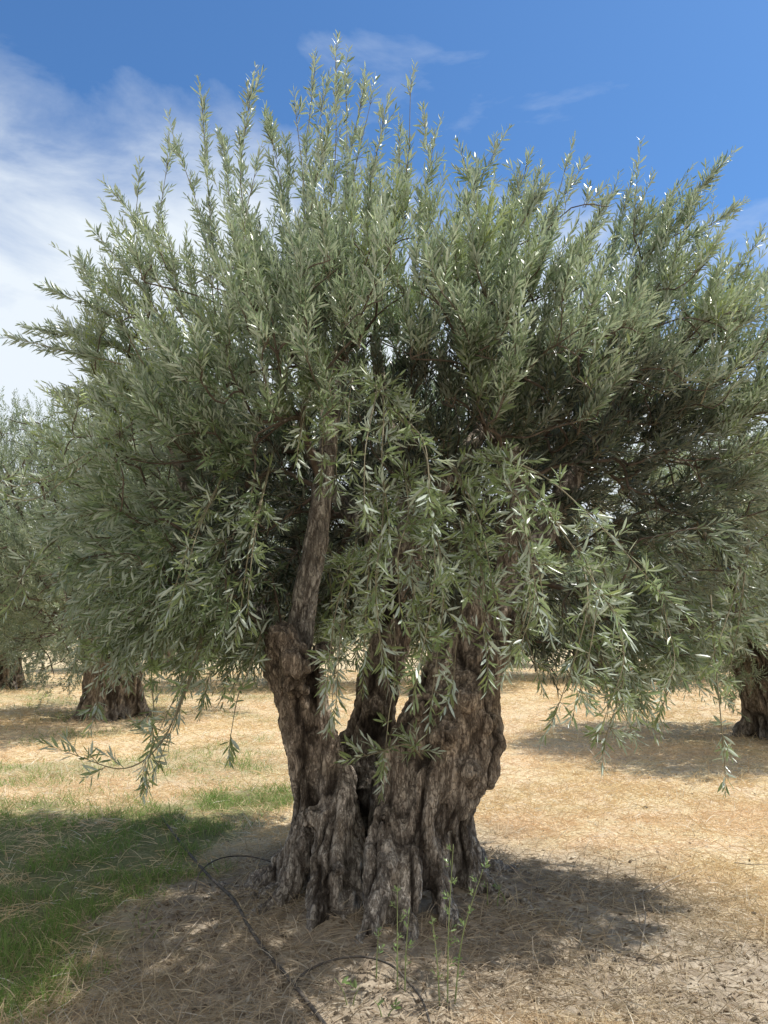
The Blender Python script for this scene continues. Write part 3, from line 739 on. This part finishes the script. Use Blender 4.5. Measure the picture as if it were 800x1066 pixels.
for pts, lab in [([(148,985,.02),(172,955,.03),(196,925,.04),(212,905,.05)], 'pale dry stalk lying across the litter left of the hose'),
                 ([(172,1000,.01),(205,960,.03),(240,925,.02)], 'grey twig pointing at the left root'),
                 ([(668,985,.01),(672,955,.05),(669,930,.06),(676,925,.06)], 'bleached bent stalk standing on the right hand straw'),
                 ([(672,930,.03),(700,915,.04),(730,900,.02)], 'pale dry stem slanting across the right hand straw'),
                 ([(765,898,.02),(785,900,.03),(815,899,.02)], 'straight pale stem by the right frame edge'),
                 ([(92,1010,.01),(98,985,.05),(104,975,.07)], 'short white stick poking up at the edge of the grass'),
                 ([(215,1010,.01),(240,1002,.02),(275,985,.03)], 'dark twig lying under the thick hose')]:
    line_obj('dry_stick', pts, .0038, DEAD, lab, 'stick', .0012)

def weed(px, py, stems, label, seed, leaf=(.018, .03), dry=False):
    rs = np.random.default_rng(seed); b = gpt(px, py, -.01)
    root = empty('weed', tuple(b), label, 'weed', 'weeds around the trunk foot')
    tb = []; B, D, Ls, BE = [], [], [], []
    for dx, dy, h, lx in stems:
        P = catmull([[dx, dy, 0], [dx+lx*.3, dy, h*.5], [dx+lx, dy-.02, h]], .03)
        tb.append(tube(P, np.linspace(.0035, .0012, len(P)), 6))
        for k in range(3, len(P), 2):
            a = rs.uniform(0, 6.28); B.append(P[k]); D.append([math.cos(a)*.8, math.sin(a)*.8, .7]); Ls.append(.035); BE.append([0, 0, .1])
    V, Fs = merge(tb); mesh('stem', V, Fs, WEEDSTEM, root, True)
    V, Fc, tint, SV, SF = shoots_to_leaves(np.array(B), np.array(D), np.array(Ls), np.array(BE), rs, gap=.014, leaf=leaf, wfac=.38)
    mesh('foliage', V, Fc, WEED, root, attrs={'tint': ('FACE', tint)})
WEEDSTEM = plain('green weed stem', (.22, .29, .11), (.32, .38, .17), 30, .7, 0)
weed(466, 1050, [(0, 0, .62, .03), (.03, .02, .52, .12), (-.03, 0, .35, -.03)], 'tallest upright weed in front of the right root', 1)
weed(414, 1035, [(0, 0, .42, 0), (.03, 0, .34, .02)], 'slender pale weed against the middle of the trunk foot', 2)
weed(392, 1020, [(0, 0, .20, .01)], 'single stemmed weed with a light tip left of the slender one', 3)
weed(362, 1050, [(0, 0, .12, -.05), (.02, 0, .09, .03)], 'small bright green sprout at the bottom, beside the looping drip line', 4, (.025, .04))
weed(398, 1062, [(0, 0, .08, -.03), (.02, 0, .06, .04)], 'tiny leafy seedling at the bottom edge', 5, (.025, .04))
weed(518, 945, [(0, 0, .12, .02), (.05, .03, .10, -.05), (-.05, 0, .13, 0)], 'low dark weed tucked against the right root', 6)
weed(318, 900, [(-.02, 0, .10, .02)], 'small weed at the left foot of the trunk', 7)

# ------------------------------------------------------------------ sky, sun, camera
SUN_EL = R(61); SUN_AZ = R(78)             # azimuth measured from +Y towards +X
w = bpy.data.worlds.new('World'); bpy.context.scene.world = w; w.use_nodes = True
t = NT.__new__(NT); t.t = w.node_tree; t.n = t.t.nodes; t.n.clear()
sky = t.a('ShaderNodeTexSky', sky_type='NISHITA'); sky.sun_disc = False
sky.sun_elevation = SUN_EL; sky.sun_rotation = SUN_AZ; sky.dust_density = .6; sky.ozone_density = 2.0
skc = t.mix(1., sky.outputs[0], (.52, .82, 1.08), 'MULTIPLY')
def dirp(px, py):
    v = W(px, py, 1.)-np.array([0, 0, CAMZ]); return v/np.linalg.norm(v)
nv = np.cross(dirp(60, 45), dirp(800, 215)); nv /= np.linalg.norm(nv)
if np.dot(nv, dirp(200, 400)) < 0: nv = -nv                # positive below the cloud edge
tc = t.a('ShaderNodeTexCoord')
dt = t.a('ShaderNodeVectorMath', operation='DOT_PRODUCT'); t.l(tc.outputs['Generated'], dt.inputs[0]); dt.inputs[1].default_value = tuple(nv)
mp = t.a('ShaderNodeMapping'); t.l(tc.outputs['Generated'], mp.inputs[0])
mp.inputs['Location'].default_value = (3.1, 0, 1.7); mp.inputs['Rotation'].default_value = (0, R(38), 0); mp.inputs['Scale'].default_value = (1.0, 1.6, 2.6)
n1 = t.a('ShaderNodeTexNoise'); n1.inputs['Scale'].default_value = 3.6; n1.inputs['Detail'].default_value = 9; n1.inputs['Roughness'].default_value = .58
n1.inputs['Distortion'].default_value = .35
t.l(mp.outputs[0], n1.inputs['Vector'])
n2 = t.tex(1.1, 3, tc.outputs['Generated'])
m1 = t.a('ShaderNodeMath', operation='MULTIPLY_ADD'); t.l(n1.outputs[0], m1.inputs[0]); m1.inputs[1].default_value = .6; t.l(dt.outputs['Value'], m1.inputs[2])
m2 = t.a('ShaderNodeMath', operation='MULTIPLY_ADD'); t.l(n2, m2.inputs[0]); m2.inputs[1].default_value = .05; t.l(m1.outputs[0], m2.inputs[2])
mask = t.ramp(m2.outputs[0], [(.305, 0.), (.385, .24), (.47, .65), (.56, 1.)])
col = t.mix(mask, skc, (5.7, 6.2, 6.7))
sy = t.a('ShaderNodeSeparateXYZ'); t.l(tc.outputs['Generated'], sy.inputs[0])   # unseen clouds added behind the camera as neutral fill light
m3 = t.a('ShaderNodeMath', operation='MULTIPLY_ADD'); t.l(n1.outputs[0], m3.inputs[0]); m3.inputs[1].default_value = .6; m3.inputs[2].default_value = -.3
m4 = t.a('ShaderNodeMath', operation='SUBTRACT'); t.l(m3.outputs[0], m4.inputs[0]); t.l(sy.outputs[1], m4.inputs[1])
col = t.mix(t.ramp(m4.outputs[0], [(.0, 0.), (.35, 1.)]), col, (4.3, 4.2, 4.1))
bg = t.a('ShaderNodeBackground'); bg.inputs['Strength'].default_value = .15; t.l(col, bg.inputs[0])
t.l(bg.outputs[0], t.a('ShaderNodeOutputWorld').inputs[0])

sun = bpy.data.lights.new('sun', 'SUN'); sun.energy = 5.0; sun.angle = R(.5); sun.color = (1, .955, .88)
so = bpy.data.objects.new('sun', sun); C.objects.link(so)
sv = Vector((math.sin(SUN_AZ)*math.cos(SUN_EL), math.cos(SUN_AZ)*math.cos(SUN_EL), math.sin(SUN_EL)))
so.rotation_euler = sv.to_track_quat('Z', 'Y').to_euler()

cam = bpy.data.cameras.new('camera'); co = bpy.data.objects.new('camera', cam); C.objects.link(co)
cam.sensor_fit = 'VERTICAL'; cam.sensor_height = 24; cam.lens = 24*F/1066; cam.clip_end = 3000
co.location = (0, 0, CAMZ); co.rotation_euler = (R(90)+PITCH, 0, 0)
sc = bpy.context.scene; sc.camera = co
sc.view_settings.view_transform = 'Standard'; sc.view_settings.look = 'None'; sc.view_settings.exposure = 0
sc.render.resolution_x = 768; sc.render.resolution_y = 1024
